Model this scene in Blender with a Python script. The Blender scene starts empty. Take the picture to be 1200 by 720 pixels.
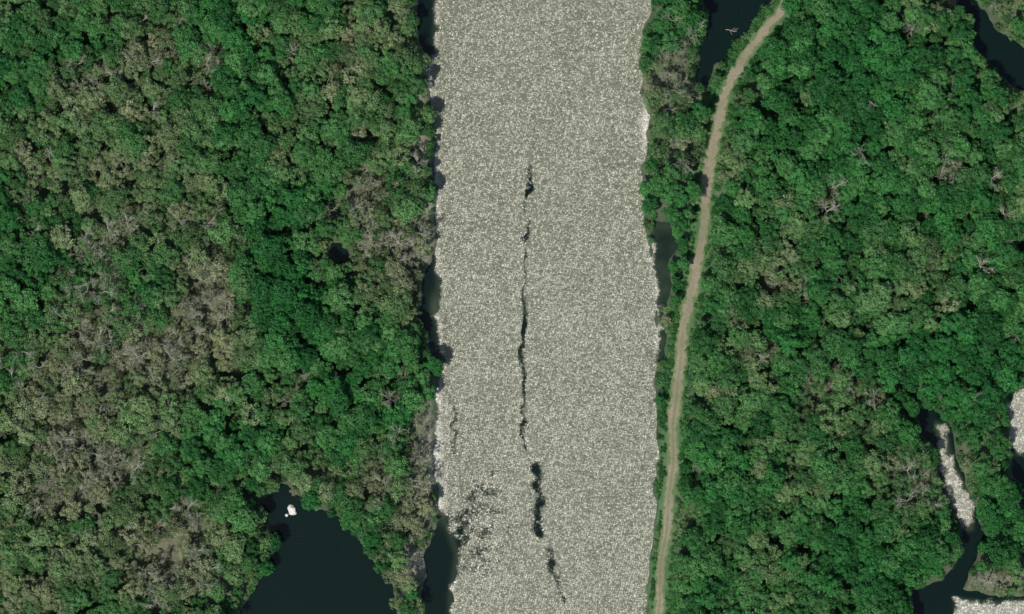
import bpy, math, numpy as np
from mathutils import Vector
rng=np.random.default_rng(7)
S=0.3
EL,AZ=math.radians(62),math.radians(218)
def W(p): 
    p=np.asarray(p,float); return np.stack([(p[...,0]-600)*S,(360-p[...,1])*S],-1)
scene=bpy.context.scene
# ---------------------------------------------------------------- noise
_lat=np.random.default_rng(3).random((256,256))
def vnoise(x,y,sc,off=0):
    x=x/sc+off*17.3+1000; y=y/sc+off*9.7+1000
    xi=np.floor(x).astype(int); yi=np.floor(y).astype(int)
    fx=x-xi; fy=y-yi; fx=fx*fx*(3-2*fx); fy=fy*fy*(3-2*fy)
    g=lambda a,b:_lat[a%256,b%256]
    return (g(xi,yi)*(1-fx)+g(xi+1,yi)*fx)*(1-fy)+(g(xi,yi+1)*(1-fx)+g(xi+1,yi+1)*fx)*fy
def fbm(x,y,sc,off=0,o=3):
    v=0;a=1;t=0
    for i in range(o):
        v=v+a*vnoise(x,y,sc/2**i,off+i*3); t+=a; a*=.5
    return v/t
def sdist(x,y,poly):
    P=W(poly); n=len(P); ins=np.zeros(x.shape,bool); d=np.full(x.shape,1e9)
    for i in range(n):
        ax,ay=P[i]; bx,by=P[(i+1)%n]
        c=((ay>y)!=(by>y))
        if ay!=by:
            ins^=c&(x<(bx-ax)*(y-ay)/(by-ay)+ax)
        ex,ey=bx-ax,by-ay; L=ex*ex+ey*ey+1e-9
        t=np.clip(((x-ax)*ex+(y-ay)*ey)/L,0,1)
        d=np.minimum(d,np.hypot(x-ax-t*ex,y-ay-t*ey))
    return np.where(ins,d,-d)
def ldist(x,y,line):
    P=W(line); d=np.full(x.shape,1e9)
    for i in range(len(P)-1):
        ax,ay=P[i]; bx,by=P[i+1]; ex,ey=bx-ax,by-ay; L=ex*ex+ey*ey+1e-9
        t=np.clip(((x-ax)*ex+(y-ay)*ey)/L,0,1)
        d=np.minimum(d,np.hypot(x-ax-t*ex,y-ay-t*ey))
    return d
def sst(a,b,v):
    t=np.clip((v-a)/(b-a),0,1); return t*t*(3-2*t)
# ---------------------------------------------------------------- layout
Rr=[(764,-9000),(764,0),(752,80),(750,110),(763,135),(762,180),(753,210),(757,260),(768,320),(771,400),(772,520),(769,600),(765,660),(760,720),(758,9000)]
RIVER=[(486,-9000),(488,30),(499,60),(502,100),(507,180),(509,240),(513,290),(494,330),(491,370),(501,410),(513,430),(509,480),(510,560),(513,590),(505,620),(496,680),(497,720),(497,9000)]+Rr[::-1]
GLINT=[(511,-9000),(512,0),(509,60),(498,90),(503,140),(511,200),(510,290),(514,330),(512,370),(518,430),(509,470),(509,580),(521,610),(536,650),(528,700),(526,9000)]+[(a+3,b) for a,b in Rr[::-1]]
POND=[(300,585),(328,562),(372,592),(400,610),(430,642),(458,682),(466,720),(468,900),(262,900),(276,715),(304,676),(320,640),(308,610)]
PN=[(822,-60),(918,-60),(908,2),(880,28),(862,55),(842,78),(830,108),(812,98),(818,60),(830,30),(822,0)]
PNE=[(1085,-50),(1110,2),(1136,18),(1143,64),(1170,92),(1215,116),(1320,140),(1320,86),(1205,56),(1168,30),(1147,0),(1125,-50)]
PE=[(1064,470),(1095,474),(1114,500),(1122,540),(1138,572),(1146,600),(1154,628),(1142,662),(1130,690),(1160,698),(1215,693),(1330,700),(1330,900),(1070,900),(1066,692),(1103,680),(1124,650),(1124,622),(1106,580),(1096,545),(1092,518),(1076,508)]
PE2=[(1174,468),(1196,450),(1330,450),(1330,680),(1196,662),(1200,600),(1188,545)]
SL=[(763,262),(784,258),(796,285),(783,310),(790,335),(777,372),(780,400),(774,440),(770,400),(768,330),(760,290)]
P8=[(386,282),(406,286),(416,308),(398,314)]
PONDS=[POND,PN,PNE,PE,PE2,SL,P8]
G2=[[(1096,494),(1109,498),(1117,540),(1133,570),(1142,598),(1141,622),(1126,624),(1110,578),(1101,545)],
    [(1118,700),(1160,706),(1210,702),(1330,705),(1330,900),(1125,900)],
    [(1176,474),(1200,454),(1330,452),(1330,534),(1192,534),(1179,510)]]
ROAD=[(935,-60),(928,-20),(921,5),(912,20),(898,36),(880,58),(864,82),(853,102),(845,130),(838,165),(831,205),(825,250),(819,300),(809,350),(801,390),(795,430),(790,480),(788,530),(784,590),(778,640),(773,690),(771,730),(768,820),(760,1200)]
def waterd(x,y):
    d=sdist(x,y,RIVER)
    for p in PONDS: d=np.maximum(d,sdist(x,y,p))
    return d+(fbm(x,y,6,1)-.5)*4.2
def height(x,y):
    w=waterd(x,y); r=ldist(x,y,ROAD)
    h=-1.6+3.0*sst(-2.2,1.2,-w)
    h=h+(fbm(x,y,9,5)-.5)*.7*sst(3,7,r)*sst(-1,3,-w)
    near=sst(2.6,5,r)
    h=np.where(r<5,1.45*(1-near)+h*near,h)
    return h,w,r
def gsum(x,y,L):
    px=x/S+600; py=360-y/S; v=np.zeros(np.shape(x))
    for a,b,rx,ry,w in L: v=v+w*np.exp(-((px-a)/rx)**2-((py-b)/ry)**2)
    return v
BARE=[(240,360,35,60,.9),(140,280,40,40,.55),(170,420,70,45,.5),(110,350,40,50,.3),(205,640,60,50,1.0),(110,90,80,35,.35),(60,460,60,50,.35),(430,240,22,50,.75),(470,300,28,35,.9),(70,600,60,70,.4),(130,540,80,50,.45),(440,560,35,35,.5),(492,560,14,60,.7),(487,655,15,20,.9),(490,200,10,60,.6),(790,60,22,50,.5),(782,190,20,60,.35),(930,340,25,20,.6),(965,240,14,20,.7),(1000,480,70,45,.5),(1050,575,45,35,.6),(1165,680,40,15,1.),(190,60,25,40,.45),(890,430,25,25,.4),(240,90,20,60,.3),(100,420,20,40,.5),(60,240,50,60,.2)]
LUSH=[(270,150,45,110,.7),(330,280,55,60,.5),(340,390,60,60,.6),(430,470,60,60,.6),(390,130,60,60,.35),(40,40,60,50,.5),(20,330,50,60,.4),(220,20,60,30,.3),(960,100,110,90,.35),(1050,430,80,50,.6),(850,560,40,80,.35),(1170,600,30,50,.5),(1040,660,80,45,.6),(1170,430,50,40,.5),(300,520,60,30,.6),(420,620,40,30,.4),(350,340,60,40,.4)]
SANDS=[(485,660,20,18,1.2),(470,310,22,16,.6),(492,150,6,60,.7),(503,265,8,45,1.0),(500,190,5,30,.8),(504,520,7,60,1.1),(503,600,8,25,.9),(497,90,5,30,.7),(757,110,4,30,.5)]
def streak(x,y,off):
    a=(x+y)*.7071; b=(x-y)*.7071
    return fbm(a/2.4,b,9,off)
def bare(x,y): return gsum(x,y,BARE)+(fbm(x,y,14,11)-.5)*.5+(streak(x,y,61)-.5)*.8
def tone(x,y): 
    px=x/S+600
    return np.clip(.42+np.where(px<500,.17,0.0)-gsum(x,y,LUSH)*.62+.45*gsum(x,y,BARE)+(fbm(x,y,22,15)-.5)*.7+(streak(x,y,66)-.5)*.45,0,1)
# ---------------------------------------------------------------- node helpers
def mat(name):
    m=bpy.data.materials.new(name); m.use_nodes=True; nt=m.node_tree
    b=nt.nodes['Principled BSDF']; return m,nt,b
def N(nt,t,**k):
    n=nt.nodes.new(t)
    for a,v in k.items(): setattr(n,a,v)
    return n
def sv(nt,sock,v):
    if isinstance(v,bpy.types.NodeSocket): nt.links.new(v,sock)
    else: sock.default_value=v
def M(nt,op,a,b=0.,c=None,clamp=False):
    n=N(nt,'ShaderNodeMath',operation=op,use_clamp=clamp)
    sv(nt,n.inputs[0],a); sv(nt,n.inputs[1],b)
    if c is not None: sv(nt,n.inputs[2],c)
    return n.outputs[0]
def MR(nt,v,a,b,c=0.,d=1.,smooth=True):
    n=N(nt,'ShaderNodeMapRange',interpolation_type='SMOOTHSTEP' if smooth else 'LINEAR')
    sv(nt,n.inputs[0],v)
    for i,q in enumerate((a,b,c,d)): sv(nt,n.inputs[i+1],q)
    return n.outputs[0]
def MIX(nt,f,a,b,bt='MIX'):
    n=N(nt,'ShaderNodeMix',data_type='RGBA',blend_type=bt)
    sv(nt,n.inputs[0],f); sv(nt,n.inputs[6],a); sv(nt,n.inputs[7],b); return n.outputs[2]
def NOISEN(nt,vec,sc,det=3,rough=.5):
    n=N(nt,'ShaderNodeTexNoise'); n.inputs['Scale'].default_value=sc; n.inputs['Detail'].default_value=det; n.inputs['Roughness'].default_value=rough
    nt.links.new(vec,n.inputs['Vector']); return n
def NOISE(nt,vec,sc,det=3,rough=.5): return NOISEN(nt,vec,sc,det,rough).outputs[0]
def VM(nt,op,a,b=None,s=None):
    n=N(nt,'ShaderNodeVectorMath',operation=op); sv(nt,n.inputs[0],a)
    if b is not None: sv(nt,n.inputs[1],b)
    if s is not None: sv(nt,n.inputs['Scale'],s)
    return n.outputs[0]
def ATT(nt,name,typ='GEOMETRY'):
    return N(nt,'ShaderNodeAttribute',attribute_type=typ,attribute_name=name)
def OC(nt): return N(nt,'ShaderNodeTexCoord').outputs['Object']
c4=lambda r,g,b:(r,g,b,1)
# ---------------------------------------------------------------- materials
mleaf,nt,b=mat('leaf_green')
t=ATT(nt,'tone','INSTANCER').outputs['Fac']; tl=ATT(nt,'tint').outputs['Fac']
rnd=N(nt,'ShaderNodeObjectInfo').outputs['Random']
cr=N(nt,'ShaderNodeValToRGB'); nt.links.new(M(nt,'ADD',t,M(nt,'MULTIPLY',M(nt,'SUBTRACT',rnd,.5),.3),clamp=True),cr.inputs[0])
e=cr.color_ramp.elements; e[0].color=c4(.020,.125,.028); e[1].color=c4(.20,.23,.12); e[0].position=0
for p,c in((.3,(.034,.162,.036)),(.55,(.068,.188,.054)),(.78,(.125,.208,.080))):
    q=e.new(p); q.color=c4(*c)
gain=M(nt,'MULTIPLY',M(nt,'ADD',.65,M(nt,'MULTIPLY',rnd,.6)),M(nt,'ADD',.55,tl))
col=MIX(nt,1.,cr.outputs[0],N(nt,'ShaderNodeCombineColor').outputs[0],'MULTIPLY')
cc=[n for n in nt.nodes if n.bl_idname=='ShaderNodeCombineColor'][0]
for i in range(3): nt.links.new(gain,cc.inputs[i])
nt.links.new(col,b.inputs['Base Color']); b.inputs['Roughness'].default_value=.6; b.inputs['Specular IOR Level'].default_value=.25
tr=N(nt,'ShaderNodeBsdfTranslucent'); nt.links.new(col,tr.inputs[0])
mx=N(nt,'ShaderNodeMixShader'); mx.inputs[0].default_value=.28
nt.links.new(b.outputs[0],mx.inputs[1]); nt.links.new(tr.outputs[0],mx.inputs[2]); nt.links.new(mx.outputs[0],nt.nodes['Material Output'].inputs[0])
mbark,nt,b=mat('bark')
n=NOISE(nt,OC(nt),3); nt.links.new(MIX(nt,n,c4(.24,.24,.175),c4(.46,.45,.35)),b.inputs['Base Color']); b.inputs['Roughness'].default_value=.9
mg,nt,b=mat('forest_floor')
oc=OC(nt); ga=ATT(nt,'gcol').outputs['Color']
n1=NOISE(nt,oc,.9,6,.65); n2=NOISE(nt,oc,.16,4); 
c=MIX(nt,MR(nt,n1,.3,.7,.0,.6),ga,c4(.035,.06,.028))
c=MIX(nt,MR(nt,n2,.45,.65,0,.3),c,c4(.16,.155,.105))
nt.links.new(c,b.inputs['Base Color']); b.inputs['Roughness'].default_value=.95
bp=N(nt,'ShaderNodeBump'); bp.inputs['Distance'].default_value=.4; bp.inputs['Strength'].default_value=.8
nt.links.new(n1,bp.inputs['Height']); nt.links.new(bp.outputs[0],b.inputs['Normal'])
mr,nt,b=mat('dirt_road')
u=ATT(nt,'u').outputs['Fac']; gr=ATT(nt,'grassy').outputs['Fac']; oc=OC(nt)
n1=NOISE(nt,oc,1.2,5,.6); n3=NOISE(nt,oc,.5,3); n4=NOISE(nt,oc,.09,3)
dirt=MIX(nt,n1,c4(.14,.12,.082),c4(.33,.29,.205))
dirt=MIX(nt,MR(nt,n4,.4,.65,0,.5),dirt,c4(.12,.13,.075))
grass=MIX(nt,n1,c4(.05,.11,.03),c4(.13,.18,.07))
au=M(nt,'ABSOLUTE',u)
mid=MR(nt,M(nt,'ADD',au,M(nt,'MULTIPLY',M(nt,'SUBTRACT',n3,.5),.5)),.0,.34,1,0)
edge=MR(nt,M(nt,'ADD',au,M(nt,'MULTIPLY',M(nt,'SUBTRACT',n3,.5),1.9)),.45,.85,0,1)
f=M(nt,'MAXIMUM',edge,M(nt,'MULTIPLY',mid,M(nt,'MULTIPLY',gr,.6)))
nt.links.new(MIX(nt,f,dirt,grass),b.inputs['Base Color']); b.inputs['Roughness'].default_value=.95
# water: wind-ruffled wavelets as small tilted facets
mw,nt,b=mat('river_water')
oc=OC(nt); ru=ATT(nt,'ruffle').outputs['Fac']; sh=ATT(nt,'glint_murk').outputs['Fac']
ne=NOISE(nt,oc,1.1,4,.85)
m=MR(nt,M(nt,'ADD',ru,M(nt,'MULTIPLY',M(nt,'SUBTRACT',ne,.5),1.7)),.2,.75)
wn=NOISEN(nt,oc,.8,3); wv=VM(nt,'SCALE',VM(nt,'SUBTRACT',wn.outputs['Color'],(.5,.5,.5)),s=1.8)
mp=N(nt,'ShaderNodeMapping'); mp.inputs['Scale'].default_value=(1,1.3,1); mp.inputs['Rotation'].default_value=(0,0,.21); nt.links.new(VM(nt,'ADD',oc,wv),mp.inputs[0])
vo=N(nt,'ShaderNodeTexVoronoi',feature='F1'); vo.inputs['Scale'].default_value=1.22; nt.links.new(mp.outputs[0],vo.inputs['Vector'])
fac=VM(nt,'MULTIPLY',VM(nt,'SUBTRACT',vo.outputs['Color'],(.5,.5,.5)),(.38,.38,0))
cen=N(nt,'ShaderNodeVectorMath',operation='SUBTRACT'); nt.links.new(mp.outputs[0],cen.inputs[0]); nt.links.new(vo.outputs['Position'],cen.inputs[1])
dome=VM(nt,'MULTIPLY',cen.outputs[0],(.4,.4,0))
sm=NOISEN(nt,mp.outputs[0],1.8,2); fac2=VM(nt,'MULTIPLY',VM(nt,'SUBTRACT',sm.outputs['Color'],(.5,.5,.5)),(.5,.5,0))
big=NOISE(nt,oc,.07,3)
mean=VM(nt,'SCALE',(math.sin(AZ)*.2,math.cos(AZ)*.2,0),s=M(nt,'ADD',.05,M(nt,'MULTIPLY',big,1.0)))
sl_=VM(nt,'SCALE',VM(nt,'ADD',VM(nt,'ADD',VM(nt,'ADD',fac,dome),fac2),mean),s=m)
nrm=VM(nt,'NORMALIZE',VM(nt,'ADD',sl_,(0,0,1)))
nt.links.new(nrm,b.inputs['Normal'])
ln=NOISE(nt,oc,.05,3)
glint_tone=MIX(nt,ln,c4(.096,.106,.066),c4(.132,.14,.088))  # paler base on ruffled water, sun glint brightness put into the colour
glint_tone=MIX(nt,sh,glint_tone,c4(.40,.39,.33))  # white glint strips painted over it as a still paler base
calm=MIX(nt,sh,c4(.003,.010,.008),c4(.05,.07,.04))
nt.links.new(MIX(nt,m,calm,glint_tone),b.inputs['Base Color'])
nt.links.new(MR(nt,m,0,1,.1,.37,False),b.inputs['Roughness'])
nt.links.new(MR(nt,m,0,1,1.26,1.48,False),b.inputs['IOR'])
mrock,nt,b=mat('pale_rock')
n=NOISE(nt,OC(nt),2.5,5); nt.links.new(MIX(nt,n,c4(.4,.4,.37),c4(.75,.75,.7)),b.inputs['Base Color']); b.inputs['Roughness'].default_value=.8
mdark,nt,b=mat('wet_rock')
n=NOISE(nt,OC(nt),2.5,5); nt.links.new(MIX(nt,n,c4(.03,.04,.03),c4(.09,.10,.07)),b.inputs['Base Color']); b.inputs['Roughness'].default_value=.5
mwood,nt,b=mat('weathered_wood')
n=NOISE(nt,OC(nt),4,4); nt.links.new(MIX(nt,n,c4(.18,.18,.15),c4(.4,.39,.34)),b.inputs['Base Color']); b.inputs['Roughness'].default_value=.9
# ---------------------------------------------------------------- meshes
def mkmesh(name,V,F,mats,mi=None,attrs={},smooth=False):
    me=bpy.data.meshes.new(name); V=np.asarray(V,np.float32)
    if isinstance(F,np.ndarray):
        k=F.shape[1]; me.vertices.add(len(V)); me.vertices.foreach_set('co',V.ravel())
        me.loops.add(F.size); me.loops.foreach_set('vertex_index',F.ravel().astype(np.int32))
        me.polygons.add(len(F)); me.polygons.foreach_set('loop_start',np.arange(0,F.size,k,dtype=np.int32))
        me.update(calc_edges=True)
    else: me.from_pydata([tuple(v) for v in V],[],F)
    for mm in mats: me.materials.append(mm)
    if mi is not None: me.polygons.foreach_set('material_index',np.asarray(mi,np.int32))
    for k,(typ,a) in attrs.items():
        at=me.attributes.new(k,typ,'POINT')
        if typ=='FLOAT': at.data.foreach_set('value',np.asarray(a,np.float32))
        elif typ=='INT': at.data.foreach_set('value',np.asarray(a,np.int32))
        elif typ=='FLOAT_COLOR': at.data.foreach_set('color',np.asarray(a,np.float32).ravel())
        elif typ=='FLOAT_VECTOR': at.data.foreach_set('vector',np.asarray(a,np.float32).ravel())
    if smooth: me.polygons.foreach_set('use_smooth',np.ones(len(me.polygons),bool))
    me.update(); return me
def obj(name,me,loc=(0,0,0),par=None):
    o=bpy.data.objects.new(name,me); o.location=loc; scene.collection.objects.link(o)
    if par: o.parent=par
    return o
def axis(lim,st,far=4000):
    a=np.arange(-lim,lim+.01,st); e=[];v=lim;s=st*2
    while v<far: v+=s; s*=1.5; e.append(v)
    e=np.array(e); return np.concatenate([-e[::-1],a,e])
def grid(ax,ay):
    X,Y=np.meshgrid(ax,ay); nx,ny=len(ax),len(ay)
    i=np.arange(nx*ny).reshape(ny,nx)
    F=np.stack([i[:-1,:-1],i[:-1,1:],i[1:,1:],i[1:,:-1]],-1).reshape(-1,4)
    return X.ravel(),Y.ravel(),F
# ground
X,Y,F=grid(axis(235,1.0),axis(165,1.0))
h,w,r=height(X,Y)
lit=np.array([.15,.145,.095]); grn=np.array([.045,.09,.035]); sand=np.array([.30,.28,.21]); vg=np.array([.06,.15,.05]); mud=np.array([.03,.04,.03])
gb=np.clip(.25+bare(X,Y)*.9,0,1)[:,None]; col=grn*(1-gb)+lit*gb
bk=(sst(4,1,-w)*.6)[:,None]; col=col*(1-bk)+np.array([.045,.06,.035])*bk
sd=np.clip(gsum(X,Y,SANDS),0,1)[:,None]; col=col*(1-sd)+sand*sd
vv=(sst(5.5,3.2,r))[:,None]; col=col*(1-vv)+vg*vv
uw=sst(.2,1.2,w)[:,None]; col=col*(1-uw)+mud*uw
obj('ground',mkmesh('ground',np.stack([X,Y,h],-1),F,[mg],attrs={'gcol':('FLOAT_COLOR',np.concatenate([col,np.ones((len(col),1))],1))},smooth=True))
# water
X,Y,F=grid(axis(235,.7),axis(165,.7))
g=sdist(X,Y,GLINT); wob=(fbm(X,Y,4,31)-.5)*5
ruf=sst(-1.6,2.0,g+wob)
streaks=[([(622,196),(619,225)],1.5,.90),([(619,222),(617,262),(614,330),(612,390)],1.0,.74),([(612,380),(611,425),(614,480),(616,525)],1.2,.78),([(629,545),(633,580),(631,625)],2.0,.95),([(642,645),(650,670),(657,705)],1.3,.80),([(534,480),(532,500),(530,530)],1.3,.6),([(628,130),(626,190)],.9,.45)]
for L,wd,s in streaks:
    d=ldist(X+(vnoise(X,Y,3,50)-.5)*2.6,Y,L)
    ruf-=s*np.exp(-(d/(wd*(.6+.9*vnoise(X,Y,3,51))))**2)*(.66+.45*vnoise(X,Y,2.5,40))
ruf-=gsum(X,Y,[(565,665,38,50,.25),(550,600,30,50,.27),(590,610,50,80,.24),(535,630,12,30,.3),(545,470,30,50,.15),(575,560,25,30,.17),(590,440,60,60,.08)])*(.5+1.1*vnoise(X,Y,2.2,41))
ruf-=(fbm(X,Y,18,42)-.5)*.2
ruf=np.where(g>6,ruf+.05,ruf)
for p in G2: ruf=np.maximum(ruf,sst(-1,2.0,sdist(X,Y,p)+(fbm(X,Y,3,33)-.5)*5+.4)*.68)
ruf=np.maximum(ruf,-.1); ruf=np.where((g<-2.5)&(ruf<.05),-.4,ruf)
glint_murk=np.clip(gsum(X,Y,[(509,470,7,20,.9),(510,530,9,40,.8),(514,590,8,20,.6),(757,150,5,25,1.),(500,110,7,30,.6),(510,230,5,50,.4),(508,360,5,15,.6)])+.35*np.exp(-(g/1.2)**2),0,1)  # bright glint along the banks, painted through the base colour
for p in G2: glint_murk=np.maximum(glint_murk,.5*sst(-1,1,sdist(X,Y,p)))  # glint on the pond patches, also painted into the base colour
glint_murk=np.maximum(glint_murk,.7*sst(-2,1,sdist(X,Y,SL))*(fbm(X,Y,6,77)))  # the slough's own murky colour shares this attribute
obj('river_water',mkmesh('river_water',np.stack([X,Y,0*X],-1),F,[mw],attrs={'ruffle':('FLOAT',ruf),'glint_murk':('FLOAT',glint_murk)},smooth=True))
# road
P=W(ROAD); pts=[]
def cat(p0,p1,p2,p3,t): return .5*((2*p1)+(-p0+p2)*t+(2*p0-5*p1+4*p2-p3)*t*t+(-p0+3*p1-3*p2+p3)*t**3)
for i in range(1,len(P)-2):
    for k in range(14): pts.append(cat(P[i-1],P[i],P[i+1],P[i+2],k/14))
pts=np.array(pts); T=np.gradient(pts,axis=0); T/=np.linalg.norm(T,axis=1)[:,None]; Nn=np.stack([-T[:,1],T[:,0]],-1)
pts=pts+Nn*((vnoise(pts[:,0],pts[:,1],12,8)-.5)*1.2)[:,None]
us=np.linspace(-1,1,9); hw=2.1+(vnoise(pts[:,0],pts[:,1],7,3)-.5)*1.0
V=[];U=[];G=[]
for i in range(len(pts)):
    for uu in us:
        q=pts[i]+Nn[i]*uu*hw[i]; zc=.05-.05*abs(uu)**2
        V.append((q[0],q[1],1.47+zc)); U.append(uu); G.append(np.clip((20-pts[i][1])/60,.15,1))
nr=len(us); i=np.arange(len(pts)*nr).reshape(len(pts),nr)
F=np.stack([i[:-1,:-1],i[1:,:-1],i[1:,1:],i[:-1,1:]],-1).reshape(-1,4)
obj('dirt_road',mkmesh('dirt_road',V,F,[mr],attrs={'u':('FLOAT',U),'grassy':('FLOAT',G)},smooth=True))
# ---------------------------------------------------------------- trees
def tube(V,F,pts,rad,n=5):
    b0=len(V)
    for i,(p,rr) in enumerate(zip(pts,rad)):
        p=np.asarray(p); d=(np.asarray(pts[min(i+1,len(pts)-1)])-np.asarray(pts[max(i-1,0)])); d=d/ (np.linalg.norm(d)+1e-9)
        a=np.cross(d,[.3,1,.1]); a/=np.linalg.norm(a)+1e-9; bb=np.cross(d,a)
        for k in range(n):
            t=2*math.pi*k/n; V.append(p+rr*(math.cos(t)*a+math.sin(t)*bb))
    for i in range(len(pts)-1):
        for k in range(n):
            F.append((b0+i*n+k,b0+i*n+(k+1)%n,b0+(i+1)*n+(k+1)%n,b0+(i+1)*n+k))
def leaves(g,C,R,cnt,size,upb=.25):
    Vs=[];Ts=[]
    for c,rr in zip(C,R):
        d=g.normal(size=(cnt,3)); d[:,2]+=.45; d/=np.linalg.norm(d,axis=1)[:,None]
        p=c+d*(rr*g.uniform(.55,1.08,cnt))[:,None]*np.array([1,1,.8])
        nn=d*.8+np.array([0,0,upb])+g.normal(size=(cnt,3))*.38; nn/=np.linalg.norm(nn,axis=1)[:,None]
        a=np.cross(nn,g.normal(size=(cnt,3))); a/=np.linalg.norm(a,axis=1)[:,None]; b=np.cross(nn,a)
        s=(size*g.uniform(.6,1.25,cnt))[:,None]
        q=np.stack([p-a*s,p-b*s*.62+nn*s*.1,p+a*s*.9,p+b*s*.62+nn*s*.1],1)
        Vs.append(q.reshape(-1,3)); ct=g.uniform(.25,.75)
        Ts.append(np.repeat(np.clip(ct+g.normal(size=cnt)*.13,0,1.1),4))
    V=np.concatenate(Vs); F=np.arange(len(V)).reshape(-1,4); return V,F,np.concatenate(Ts)
def leafy(name,seed,R,H,ncl=40,cnt=58,size=.34,sparse=0):
    g=np.random.default_rng(seed); V=[];F=[]
    zc=H-R*.75
    lean=g.normal(size=2)*.3
    tube(V,F,[(0,0,-.6),(lean[0]*.3,lean[1]*.3,H*.3),(lean[0],lean[1],H*.6),(lean[0]*1.2,lean[1]*1.2,H*.85)],[.3,.22,.15,.06],6)
    asym=g.uniform(.8,1.2,8); C=[];Rs=[]
    for i in range(ncl):
        az=g.uniform(0,2*math.pi); el=math.asin(g.uniform(-.35,1)); rad=R*g.uniform(.5,.86)*asym[int(az/(2*math.pi)*8)%8]
        C.append(np.array([math.cos(az)*math.cos(el)*rad+lean[0],math.sin(az)*math.cos(el)*rad+lean[1],zc+math.sin(el)*rad*.85])); Rs.append(R*g.uniform(.2,.36))
    for k in range(0,ncl,4):
        c=C[k]; z0=H*g.uniform(.3,.55); tube(V,F,[(lean[0]*.6,lean[1]*.6,z0),(c[0]*.5,c[1]*.5,(z0+c[2])/2+.3),tuple(c)],[.11,.07,.03],4)
    LV,LF,T=leaves(g,C,Rs,cnt,size)
    nb=len(V); F=np.array(F); AV=np.concatenate([np.array(V),LV]); AF=np.concatenate([F,LF+nb])
    return mkmesh(name,AV,AF,[mbark,mleaf],np.r_[np.zeros(len(F)),np.ones(len(LF))],{'tint':('FLOAT',np.r_[np.full(nb,.5),T])})
def baretree(name,seed,H,R):
    g=np.random.default_rng(seed); V=[];F=[]; tips=[]
    tube(V,F,[(0,0,-.6),(g.normal()*.15,g.normal()*.15,H*.4),(g.normal()*.3,g.normal()*.3,H*.75),(g.normal()*.4,g.normal()*.4,H)],[.26,.19,.11,.03],6)
    def br(p,d,L,r,lv):
        e=p+d*L; mid=(p+e)/2+g.normal(size=3)*L*.06; tube(V,F,[p,mid,e],[r,r*.7,r*.35],3)
        if lv>0:
            for k in range(g.integers(4,7)):
                t=g.uniform(.3,1); q=p+(e-p)*t; dd=d+g.normal(size=3)*.55; dd[2]+=.15; dd/=np.linalg.norm(dd); br(q,dd,L*g.uniform(.4,.65),r*.6,lv-1)
        else: tips.append(e)
    for k in range(11):
        az=g.uniform(0,6.28); z=H*g.uniform(.3,.85); d=np.array([math.cos(az),math.sin(az),g.uniform(.5,1.1)]); d/=np.linalg.norm(d)
        br(np.array([0,0,z]),d,R*g.uniform(.7,1.05),.11,2)
    C=[tips[k] for k in g.integers(0,len(tips),34)]
    LV,LF,T=leaves(g,C,[.5]*len(C),7,.22); nb=len(V); F=np.array(F)
    return mkmesh(name,np.concatenate([np.array(V),LV]),np.concatenate([F,LF+nb]),[mbark,mleaf],np.r_[np.zeros(len(F)),np.ones(len(LF))],{'tint':('FLOAT',np.r_[np.full(nb,.5),T])})
def protocoll(name,meshes):
    c=bpy.data.collections.new(name)
    for i,me in enumerate(meshes): c.objects.link(bpy.data.objects.new(me.name,me))
    return c
Lm=[leafy('leafy_crown_%02d'%i,100+i,R,H,n) for i,(R,H,n) in enumerate([(3.4,11,40),(3.9,12.5,46),(3.0,10,34),(4.3,13,52),(3.6,12,38),(2.8,9,32),(4.0,11.5,44),(3.3,13,38)])]
Sm=[leafy('thin_crown_%02d'%i,200+i,R,H,n,cnt=34,size=.28) for i,(R,H,n) in enumerate([(3.2,11,24),(3.6,12,28),(2.8,10,20),(3.9,12,30)])]
Bm=[baretree('bare_crown_%02d'%i,300+i,H,R) for i,(H,R) in enumerate([(11,3.2),(12,3.6),(10,2.8),(11.5,3.4)])]
def shrub(name,seed,R):
    g=np.random.default_rng(seed); V=[];F=[]; C=[];Rs=[]
    for k in range(9):
        az=g.uniform(0,6.28); rad=R*g.uniform(.1,.7); c=np.array([math.cos(az)*rad,math.sin(az)*rad,R*g.uniform(.45,1.0)]); C.append(c); Rs.append(R*g.uniform(.3,.5))
        tube(V,F,[(0,0,-.3),c*.5,c],[.05,.035,.02],3)
    LV,LF,T=leaves(g,C,Rs,34,.2); nb=len(V); F=np.array(F)
    return mkmesh(name,np.concatenate([np.array(V),LV]),np.concatenate([F,LF+nb]),[mbark,mleaf],np.r_[np.zeros(len(F)),np.ones(len(LF))],{'tint':('FLOAT',np.r_[np.full(nb,.5),T])})
Um=[shrub('shrub_%02d'%i,400+i,R) for i,R in enumerate([1.2,1.5,1.0,1.8])]
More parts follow.
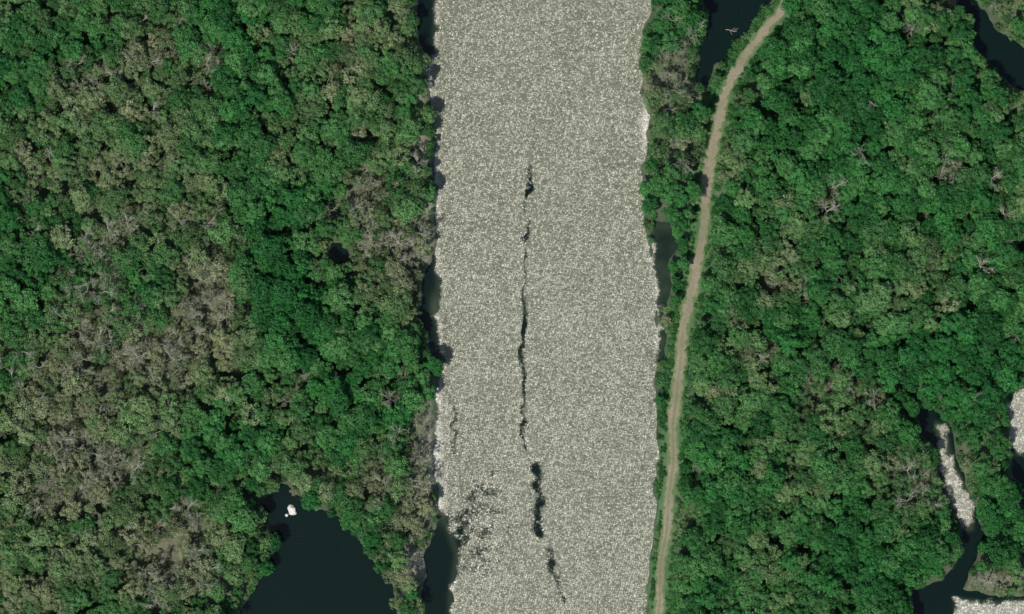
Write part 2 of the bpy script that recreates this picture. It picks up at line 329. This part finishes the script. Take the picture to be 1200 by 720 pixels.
def scatter(name,coll,n,xyz,scl,tn,g):
    k=len(xyz)
    rot=np.stack([g.normal(size=k)*.04,g.normal(size=k)*.04,g.uniform(0,6.28,k)],-1)
    me=mkmesh(name,xyz,[],[],attrs={'rot':('FLOAT_VECTOR',rot),'scl':('FLOAT',scl),'tone':('FLOAT',tn),'idx':('INT',g.integers(0,n,k))})
    o=obj(name,me); ng=bpy.data.node_groups.new(name+'_scatter','GeometryNodeTree')
    ng.interface.new_socket('Geometry',in_out='INPUT',socket_type='NodeSocketGeometry'); ng.interface.new_socket('Geometry',in_out='OUTPUT',socket_type='NodeSocketGeometry')
    gi=ng.nodes.new('NodeGroupInput'); go=ng.nodes.new('NodeGroupOutput'); ip=ng.nodes.new('GeometryNodeInstanceOnPoints'); ci=ng.nodes.new('GeometryNodeCollectionInfo')
    ci.inputs['Collection'].default_value=coll; ci.inputs['Separate Children'].default_value=True; ci.inputs['Reset Children'].default_value=True
    def na(a,t):
        q=ng.nodes.new('GeometryNodeInputNamedAttribute'); q.data_type=t; q.inputs['Name'].default_value=a; return [s for s in q.outputs if s.enabled and s.name=='Attribute'][0]
    L=ng.links; L.new(gi.outputs[0],ip.inputs['Points']); L.new(ci.outputs[0],ip.inputs['Instance']); ip.inputs['Pick Instance'].default_value=True
    L.new(na('idx','INT'),ip.inputs['Instance Index']); L.new(na('rot','FLOAT_VECTOR'),ip.inputs['Rotation']); L.new(na('scl','FLOAT'),ip.inputs['Scale'])
    L.new(ip.outputs[0],go.inputs[0]); md=o.modifiers.new('scatter','NODES'); md.node_group=ng; return o
sp=4.5
gx,gy=np.meshgrid(np.arange(-228,228,sp),np.arange(-158,158,sp*.87)); gx=gx+(np.arange(gx.shape[0])%2)[:,None]*sp/2
x=gx.ravel()+rng.uniform(-1.5,1.5,gx.size); y=gy.ravel()+rng.uniform(-1.5,1.5,gx.size)
h,w,r=height(x,y)
lim=np.where((x<-42)|((x>130)&(y<30)&(y>-30)),np.where(rng.random(x.size)<.4,.8,-.3),-.5)
ok=(w<lim)&(r>4.4)
open_=gsum(x,y,[(485,662,16,14,1.5),(1165,683,35,12,.4),(503,270,7,40,1.0),(497,150,4,50,.8),(505,520,7,60,1.0),(15,182,14,18,.8),(256,290,8,20,.7),(358,552,12,10,.7),(262,200,10,30,.4),(205,640,50,40,.35),(240,360,30,50,.35),(337,600,16,12,2),(1118,560,10,50,1.0)])
ok&=(open_<rng.random(x.size)*1.0+.1)
x,y,h,w,r=[a[ok] for a in (x,y,h,w,r)]
bz=bare(x,y); tn=tone(x,y); u=rng.random(x.size)
isb=u<np.clip(bz*1.2-.12,0,.78); isthin=(~isb)&(rng.random(x.size)<np.clip(tn*1.1+bz*.7-.2,0,.85)); isl=~(isb|isthin)
nearb=np.clip((-w)/5,.7,1)*np.where(r<7,.75,1)
sc=rng.uniform(.68,1.25,x.size)*nearb
tn2=np.clip(tn+rng.normal(size=x.size)*.1,0,1)
xyz=np.stack([x,y,np.maximum(h,-.5)-.05],-1)
scatter('leafy_forest',protocoll('leafy_tree_kinds',Lm),8,xyz[isl],sc[isl],tn2[isl],rng)
scatter('thin_leaf_forest',protocoll('thin_tree_kinds',Sm),4,xyz[isthin],sc[isthin],np.clip(tn2[isthin]+.1,0,1),rng)
scatter('bare_forest',protocoll('bare_tree_kinds',Bm),4,xyz[isb],sc[isb],tn2[isb],rng)
k=11000; x=rng.uniform(-225,225,k); y=rng.uniform(-155,155,k)
ri=rng.integers(0,len(pts),1500); sd=rng.choice([-1,1],1500)*rng.uniform(2.4,5.6,1500)
x=np.r_[x,pts[ri,0]+Nn[ri,0]*sd]; y=np.r_[y,pts[ri,1]+Nn[ri,1]*sd]
xe=rng.uniform(-225,225,40000); ye=rng.uniform(-155,155,40000); we=waterd(xe,ye); ke=(we<-.1)&(we>-2.6)
x=np.r_[x,xe[ke]]; y=np.r_[y,ye[ke]]
h,w,r=height(x,y); keep=(w<-.1)&(r>2.3)&(abs(y)<160)&(gsum(x,y,SANDS)*.9<rng.random(len(x))*.9+.15)
x,y,h,r=x[keep],y[keep],h[keep],r[keep]
scatter('understory_shrubs',protocoll('shrub_kinds',Um),4,np.stack([x,y,np.maximum(h,0)-.05],-1),rng.uniform(.5,1.25,len(x))*np.where(r<5,.6,1),np.clip(tone(x,y)+.1+np.where(r<6,-.1,.05),0,1),rng)
def single(nm,me,px,py,s):
    p=W((px,py)); hh=height(np.array([p[0]]),np.array([p[1]]))[0][0]
    o=obj(nm,me,(p[0],p[1],max(hh,-.3)-.05)); o.scale=(s,s,s); o.rotation_euler=(0,0,rng.uniform(0,6.28))
for i,(px,py,s) in enumerate([(366,584,1.0),(322,634,.75),(925,8,.9),(800,205,.8),(806,250,.6),(484,695,.7),(775,20,.8),(815,135,.9),(1150,640,.6),(438,630,.8),(312,665,.8)]):
    single('deciduous_tree',Lm[(i*3)%8],px,py,s)
for i,(px,py) in enumerate([(470,330),(452,285),(497,450)]): single('bare_tree',Bm[i],px,py,.8)
import bmesh
def rock(nm,m,px,py,sx,sy,sz,z,seed):
    bm=bmesh.new(); bmesh.ops.create_icosphere(bm,subdivisions=3,radius=1); g=np.random.default_rng(seed); ph=g.uniform(0,6,9)
    for v in bm.verts:
        c=v.co; f=1+.16*math.sin(3*c.x+ph[0])*math.sin(2.5*c.y+ph[1])+.12*math.sin(5*c.z+ph[2]+3*c.x)+.08*math.sin(7*c.y+ph[3])
        f/=max(abs(c.x),abs(c.y),abs(c.z))**.35
        v.co=Vector((c.x*sx*f,c.y*sy*f,c.z*sz*f))
    me=bpy.data.meshes.new(nm); bm.to_mesh(me); bm.free(); me.materials.append(m); p=W((px,py)); o=obj(nm,me,(p[0],p[1],z)); o.rotation_euler=(0,0,g.uniform(0,6)); return o
rock('boulder',mrock,342,598,1.4,1.8,1.0,.1,1); rock('boulder',mrock,336,604,.6,.5,.5,.05,2)
for i,(px,py,s) in enumerate([(620,206,.6),(622,214,.5),(619,220,.5),(632,565,.5),(630,580,.7),(634,596,.5),(631,612,.5),(613,505,.4)]): rock('river_rock',mdark,px,py,s,s*1.5,.3,0,10+i)
def log(px,py,L,a,r=.22):
    V=[];F=[];g=np.random.default_rng(int(px)); tube(V,F,[(-L/2,0,0),(-L/5,.15,.1),(L/4,-.1,.1),(L/2,.1,.05)],[r,r*.9,r*.7,r*.4],7)
    for k in range(4): t=g.uniform(-.2,.45)*L; s=g.choice([-1,1]); tube(V,F,[(t,0,.1),(t+.6,s*.8,.3),(t+1.1,s*1.4,.35)],[.09,.06,.03],4)
    p=W((px,py)); o=obj('driftwood_log',mkmesh('driftwood_log',np.array(V),np.array(F),[mwood]),(p[0],p[1],.1)); o.rotation_euler=(0,0,a)
log(857,36,4,-.2,.14)
# ---------------------------------------------------------------- light, camera
s=Vector((math.cos(EL)*math.sin(AZ),math.cos(EL)*math.cos(AZ),math.sin(EL)))
sl=bpy.data.lights.new('sun','SUN'); sl.energy=4.2; sl.angle=math.radians(.5); sl.color=(1,.95,.87)
so=bpy.data.objects.new('sun',sl); so.rotation_euler=s.to_track_quat('Z','Y').to_euler(); scene.collection.objects.link(so)
wd=bpy.data.worlds.new('World'); scene.world=wd; wd.use_nodes=True; nt=wd.node_tree
sky=nt.nodes.new('ShaderNodeTexSky'); sky.sky_type='NISHITA'; sky.sun_disc=False; sky.sun_elevation=EL; sky.sun_rotation=AZ
nt.links.new(sky.outputs[0],nt.nodes['Background'].inputs[0]); nt.nodes['Background'].inputs[1].default_value=.12
cam=bpy.data.cameras.new('camera'); cam.sensor_width=36; cam.lens=150; cam.clip_start=1; cam.clip_end=12000
co=bpy.data.objects.new('camera',cam); co.location=(0,0,1500+1); scene.collection.objects.link(co); scene.camera=co
scene.view_settings.view_transform='Standard'; scene.view_settings.look='None'; scene.view_settings.exposure=0
print('trees',isl.sum(),isthin.sum(),isb.sum())
